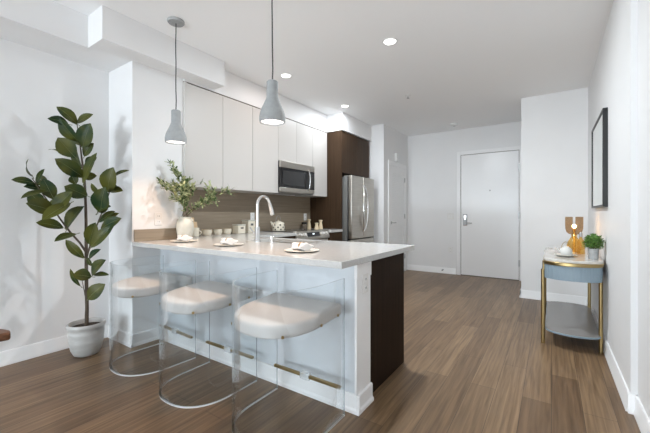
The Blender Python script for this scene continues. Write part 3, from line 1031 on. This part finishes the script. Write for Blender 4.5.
def mill(x, y, h, label):
    t = thing('pepper_mill', label, 'pepper mill', (x, y, ZT), 0, 'pale wood mills')
    MB().lathe([(.0005, 0), (.036, 0), (.037, .012), (.030, .05 * h / .15), (.022, .10 * h / .15), (.021, h * .80), (.0005, h * .80)], n=22).build('body', M['pepper'], t)
    MB().lathe([(.020, h * .80), (.026, h * .83), (.031, h * .95), (.026, h), (.0005, h)], n=22).build('head', M['pepper'], t)


mill(-3.225, 4.285, .155, 'tall pale pepper mill in front of the backsplash, leftmost of three')
mill(-3.06, 4.265, .10, 'shortest pale mill on the small worktop piece, middle of three')
mill(-3.06, 4.375, .142, 'tall pale mill standing against the dark wood panel, rightmost of three')

# ------------------------------------------------------------------ rubber plant
PX, PY = -3.172, 1.165
t = thing('rubber_plant', 'tall rubber plant with dark glossy leaves growing in the white pot', 'plant', (PX, PY, .20))
Fv = Vector((-.5624, .8269, 0)); Rv = Vector((.8269, .5624, 0))


def pp(u, v, dep=0.0):
    """a point of the plant, local to the pot centre: sideways and upward metres as seen from the window side"""
    d = 2.754 - dep
    k = d / 333.0
    p = Fv * d + Rv * ((u - 325.0) * k)
    return Vector((p.x - PX, p.y - PY, 1.156 - .20 + (213.5 - v) * k))


st = MB()
trunk = [Vector((0, 0, .033)), pp(87, 308), pp(86.5, 285), pp(86.3, 262), pp(86.2, 240), pp(86, 220), pp(85.5, 200), pp(84.5, 180, .01), pp(82, 160, .01), pp(79.5, 140), pp(77, 124)]
st.tube(trunk, [.015, .014, .0135, .013, .012, .011, .010, .009, .007, .005, .003], 10)
lb_ = [pp(86, 252), pp(80, 243, .04), pp(70, 232, .09), pp(61, 220, .13), pp(52, 207, .17), pp(40, 190, .21), pp(32, 178, .23)]
st.tube(lb_, [.009, .008, .0075, .0065, .005, .004, .003], 8)
rb_ = [pp(86.5, 258), pp(90, 246, .03), pp(95, 230, .06), pp(101, 215, .08), pp(107, 200, .09), pp(111, 188, .08)]
st.tube(rb_, [.008, .007, .006, .005, .004, .003], 8)
lw_ = [pp(86, 300), pp(84, 290, .02), pp(82, 280, .03)]
st.tube(lw_, [.005, .003, .002], 6)
st.build('stem', M['bark'], t)
LV = [  # base u,v  tip u,v  width px, depth (towards the window)
    (77, 124, 58, 108, 10, .02), (68, 124, 49, 119, 8, .04), (77, 123, 92, 115, 8, .00), (78, 141, 61, 120, 13, .06), (83, 147, 90, 125, 15, .08),
    (75, 157, 59, 139, 15, .09), (60, 153, 49, 150, 4, .02), (83, 177, 57, 160, 13, .08), (83, 183, 96, 155, 11, .07), (85, 178, 96, 176, 8, .03), (84, 156, 93, 144, 9, .05),
    (87, 146, 92, 136, 5, .02), (82, 168, 76, 148, 12, -.03), (80, 145, 70, 127, 12, -.03), (86, 166, 96, 158, 9, -.04), (76, 184, 72, 176, 8, -.03),
    (32, 176, 29, 160, 9, .09), (34, 183, 13, 180, 7, .10), (36, 184, 44, 170, 7, .08), (54, 199, 44, 180, 11, .10), (48, 191, 23, 198, 9, .12), (54, 211, 28, 204, 15, .13),
    (54, 211, 71, 193, 13, .14), (70, 203, 44, 219, 12, .16), (63, 228, 38, 223, 10, .11), (66, 230, 83, 208, 16, .05), (87, 196, 66, 187, 13, .10), (76, 234, 56, 241, 9, .07),
    (84, 258, 67, 241, 8, .03), (42, 190, 25, 187, 9, .04), (44, 205, 30, 193, 12, .05), (52, 214, 62, 197, 10, .02), (48, 186, 38, 176, 9, .03),
    (101, 213, 105, 189, 17, .13), (97, 214, 110, 207, 11, .10), (108, 192, 113, 169, 15, .12), (110, 191, 122, 191, 8, .08), (112, 180, 128, 171, 5, .06), (105, 190, 116, 186, 10, .06),
    (100, 194, 92, 184, 6, .05), (99, 222, 114, 212, 8, .06), (101, 229, 120, 219, 11, .12), (91, 247, 112, 228, 11, .13), (89, 244, 95, 224, 12, .10), (89, 259, 100, 250, 7, .05),
    (104, 224, 118, 214, 9, .04), (91, 277, 74, 275, 12, .08), (92, 275, 105, 261, 12, .07), (94, 275, 108, 275, 5, .05), (88, 299, 104, 285, 13, .08), (80, 286, 71, 270, 5, .05), (92, 266, 88, 258, 4, .04),
]
lf, rb2 = MB(), MB()
rb2.slot = 1
LR = random.Random(5)
for (bu, bv_, tu, tv, wpx, dp_) in LV:
    b0 = pp(bu, bv_, dp_ * .75 + max(0, 84 - bu) / 60 * .17)
    t0 = pp(tu, tv, dp_ + LR.uniform(-.02, .05) + max(0, 84 - tu) / 60 * .17)
    nm = -Fv * 1.0 + Vector((0, 0, LR.uniform(.15, .8))) + Rv * LR.uniform(-.45, .45)
    ax = (t0 - b0)
    dr_ = LR.uniform(.02, .14)
    t0 = b0 + (t0 - b0) * 1.08
    lf.leaf(b0, t0, wpx * .0091, nm, LR.uniform(.12, .38), dr_)
    mid_n = ax.cross(nm).cross(ax).normalized()
    rb2.tube([b0 + (t0 - b0) * q_ + mid_n * (.0016 + (t0 - b0).length * dr_ * math.sin(PI * q_)) for q_ in (.02, .25, .5, .75, .94)], [.0016, .0014, .0012, .0009, .0005], 5)
    # petiole
    rb2.tube([b0 - ax.normalized() * .022 + Fv * .012, b0 + ax * .1], [.0028, .002], 5)
lf.slot = 1
lf.add(rb2.v, rb2.f)
lf.build('foliage', [M['leaf'], M['midrib']], t, sharp=75)
t = thing('plant_pot', 'round white glazed pot with ribbed bands on the floor, holding the rubber plant', 'pot', (PX, PY, 0))
pot_prof = [(.0005, 0), (.095, 0), (.112, .008), (.138, .05), (.152, .11), (.156, .12), (.154, .128), (.160, .18), (.162, .19), (.159, .198), (.160, .225), (.171, .236), (.174, .252), (.168, .264), (.158, .266), (.150, .255), (.146, .20), (.0005, .19)]
MB().lathe([(q * .78, z * .98) for q, z in pot_prof], n=48, caps=False).build('body', M['glaze'], t)
MB().lathe([(.0005, .228), (.055, .232), (.1155, .224), (.114, .205), (.0005, .205)], n=36).build('soil', M['soil'], t)

# ------------------------------------------------------------------ console table at the right wall
tx0, tx1, ty0, ty1 = -.055, .352, 3.565, 4.58
tcx, tcy = (tx0 + tx1) / 2, (ty0 + ty1) / 2
hw, hl = (tx1 - tx0) / 2, (ty1 - ty0) / 2


def bowed(w, l, bow, n=24):
    """rectangle in plan whose two short ends bow outward"""
    pts = []
    for i in range(n + 1):
        s = -1 + 2 * i / n
        pts.append((w * s, -l - bow * math.sqrt(max(0, 1 - s * s)) ))
    for i in range(n + 1):
        s = 1 - 2 * i / n
        pts.append((w * s, l + bow * math.sqrt(max(0, 1 - s * s)) ))
    return pts


t = thing('console_table', 'narrow blue console table with brass legs against the right wall', 'console table', (tcx, tcy, 0))
MB().prism(bowed(hw + .004, hl, .13), .742, .764).build('tabletop', M['marble'], t, bevel=.003)
MB().prism(bowed(hw + .008, hl, .134), .712, .7418).build('brass_rim', M['brass'], t, bevel=.004)
ap = MB()
pl = []
base = bowed(hw, hl, .125, 44)
for i, p in enumerate(base):
    k = 1.0 if i % 2 else .993
    pl.append((p[0] * k, p[1] * (1.0 if i % 2 else .998)))
ap.prism(pl, .590, .7118)
ap.build('apron', M['fluted'], t, sharp=10)
lz0 = .125
MB().prism(bowed(hw - .012, hl, .115), lz0, lz0 + .018).build('shelf', [M['tableshelf']], t, bevel=.002)
MB().prism(bowed(hw - .009, hl, .118), lz0 + .002, lz0 + .0155).build('shelf_edge', M['tableblue'], t)
for sx in (-1, 1):
    for sy in (-1, 1):
        lx_ = sx * hw - (.008 if sx < 0 else .014)
        if sx > 0:
            MB().tube([(lx_, sy * hl, 0), (lx_, sy * hl, .597)], .0145, 16).build('leg', M['brass'], t)
        else:
            MB().tube([(lx_, sy * hl, 0), (lx_, sy * hl, .66)], .0155, 16).tube([(lx_ + .006, sy * hl, .655), (lx_ + .006, sy * hl, .735)], .011, 14).build('leg', M['brass'], t)

TT = .7641
# table lamp: smoked split shade on a brass stem and amber glass foot
LX, LY = .190, 4.22
t = thing('table_lamp', 'glowing smoked-glass lamp with a gold stem on the console table', 'lamp', (LX, LY, TT))
MB().lathe([(.0005, 0), (.055, 0), (.055, .008), (.016, .014), (.013, .03), (.013, .16), (.026, .165), (.026, .178), (.0005, .178)], n=28).build('stem', M['gold'], t)
MB().lathe([(.050, .010), (.062, .03), (.064, .06), (.052, .105), (.032, .14), (.022, .160)], n=28, caps=False).build('glass_foot', M['amber'], t)
sh = MB()
sh.lathe([(.018, .178), (.044, .184), (.064, .204), (.074, .240)], n=40, caps=False)
for k in range(4):
    a = k * PI / 2 - PI / 2
    sh.lathe([(.074, .240), (.0755, .29), (.075, .358)], n=12, a0=a + .15, a1=a + PI / 2 - .15, caps=False)
sh.build('lamp_shade', M['smoke'], t)
MB().ball((0, 0, .262), .019).build('bulb', M['bulb'], t)
MB().lathe([(.012, .178), (.013, .240), (.0005, .241)], n=14).build('socket', M['gold'], t)
lamp('table_lamp_bulb', 'POINT', (LX, LY, TT + .262), 4.5, (1.0, .62, .26), shadow_soft_size=.021)

t = thing('saucer', 'pale saucer under the teapot on the console table', 'saucer', (.105, 3.76, TT))
MB().lathe([(.0005, 0), (.055, 0), (.086, .014), (.085, .018), (.055, .007), (.0005, .006)], n=36, caps=False).build('dish', M['stoneware'], t)
MB().lathe([(.0840, .0172), (.0865, .0145), (.0875, .0165), (.0850, .0190)], n=36, caps=False).build('rim', M['ceramic'], t)
t = thing('teapot', 'small pale teapot on a saucer on the console table', 'teapot', (.110, 3.76, TT + .0072), math.radians(200))
MB().lathe([(.0005, 0), (.034, 0), (.046, .016), (.049, .038), (.042, .062), (.026, .076), (.0005, .078)], n=28).build('body', M['stoneware'], t)
MB().lathe([(.024, .076), (.020, .083), (.006, .086), (.008, .094), (.0005, .098)], n=18).build('lid', M['stoneware'], t)
MB().tube([(.040, 0, .030), (.062, 0, .045), (.074, 0, .068)], [.011, .008, .0055], 10).build('spout', M['stoneware'], t)
MB().tube([(.036 * math.cos(a), .0, .07 + .055 * math.sin(a)) for a in [PI * i / 10 for i in range(11)]], .0025, 8).build('handle', M['brass'], t)

t = thing('perfume_bottle', 'amber glass bottle with a dark cap between the lamp and the small plant', 'bottle', (.235, 4.06, TT))
MB().lathe([(.0005, 0), (.028, 0), (.032, .006), (.032, .12), (.014, .145), (.011, .165), (.0005, .165)], n=24).build('flask', M['amber'], t)
MB().lathe([(.014, .165), (.014, .20), (.004, .215), (.0005, .215)], n=16).build('cap', M['nickel'], t)

t = thing('zinc_pot', 'small galvanised metal pot on the console table', 'pot', (.298, 3.665, TT))
MB().lathe([(.0005, 0), (.034, 0), (.035, .004), (.0395, .086), (.041, .088), (.041, .091), (.038, .091), (.033, .01), (.0005, .008)], n=32, caps=False).build('body', M['zinc'], t)
MB().lathe([(.0005, .078), (.0370, .078), (.0366, .070), (.0005, .070)], n=24).build('soil', M['soil'], t)
t = thing('boxwood_plant', 'bushy green little plant growing in the galvanised pot', 'plant', (.298, 3.665, TT + .0785))
gr = MB()
GR = random.Random(3)
stg = MB()
for i in range(1300):
    a = GR.uniform(0, 2 * PI); cz = GR.uniform(-.75, 1); r = math.sqrt(1 - cz * cz)
    k = .35 + .65 * GR.random() ** .4
    d = Vector((r * math.cos(a) * .066, r * math.sin(a) * .066, cz * .068)) * k * GR.uniform(.85, 1.1)
    p = d + Vector((0, 0, .060))
    if p.z < .002:
        continue
    o2 = Vector((GR.uniform(-1, 1), GR.uniform(-1, 1), GR.uniform(-.1, 1))).normalized()
    gr.leaf(p, p + (d.normalized() * .8 + o2).normalized() * GR.uniform(.013, .022), GR.uniform(.006, .010), o2 + Vector((0, 0, .4)), .2, .1)
    if i % 20 == 0:
        stg.tube([(d.x * .2, d.y * .2, 0), p], .001, 5)
gr.build('foliage', M['grass'], t)
stg.build('stem', M['olivestem'], t)

# mirror on the right wall
t = thing('wall_mirror', 'black framed rectangular mirror on the right wall above the console table', 'mirror', (XR, 3.99, 1.615))
fr = MB()
Wm, Hm, bd = .46, .405, .020
for y0, y1, z0, z1 in ((-Wm, Wm, Hm - bd, Hm), (-Wm, Wm, -Hm, -Hm + bd), (-Wm, -Wm + bd, -Hm + bd, Hm - bd), (Wm - bd, Wm, -Hm + bd, Hm - bd)):
    fr.box(-.034, 0, y0, y1, z0, z1)
fr.build('frame', M['frame'], t, bevel=.0015)
MB().box(-.028, -.003, -Wm + bd, Wm - bd, -Hm + bd, Hm - bd).build('glass', M['mirror'], t, smooth=False)

# ------------------------------------------------------------------ wooden armchair, its arm tip in the left corner
t = thing('armchair', 'dark wooden armchair whose rounded arm tip shows at the left edge', 'chair', (-2.172, -.015, 0), math.radians(34))
# local +x is the chair's front
for sy in (-1, 1):
    arm = []
    for i in range(21):
        s = i / 20
        wdt = .050 + .018 * math.sin(PI * s)
        arm.append((-.30 + .68 * s, sy * .30 + wdt * (1 if s < .8 else math.sqrt(max(0, 1 - ((s - .8) / .2) ** 2)))))
    low = [(x, 2 * sy * .30 - y) for x, y in arm][::-1]
    a_ = MB().prism(arm + low[1:], .582, .618)
    a_.build('arm', M['chairwood'], t, bevel=.010, seg=3)
    MB().tube([(.27, sy * .29, 0), (.25, sy * .29, .583)], [.016, .022], 12).build('leg', M['chairwood'], t)
    MB().tube([(-.34, sy * .29, 0), (-.28, sy * .29, .4), (-.33, sy * .29, .80)], [.016, .022, .018], 12).build('leg', M['chairwood'], t)
MB().box(-.27, .27, -.275, .275, .30, .345).build('seat_frame', M['chairwood'], t, bevel=.006)
MB().box(-.26, .27, -.265, .265, .346, .44).build('seat_cushion', M['boucle'], t, bevel=.03, seg=3)
MB().extr([(-.285, .42), (-.22, .42), (-.27, .80), (-.325, .80)], 'y', -.26, .26).build('backrest', M['boucle'], t, bevel=.02, seg=3)
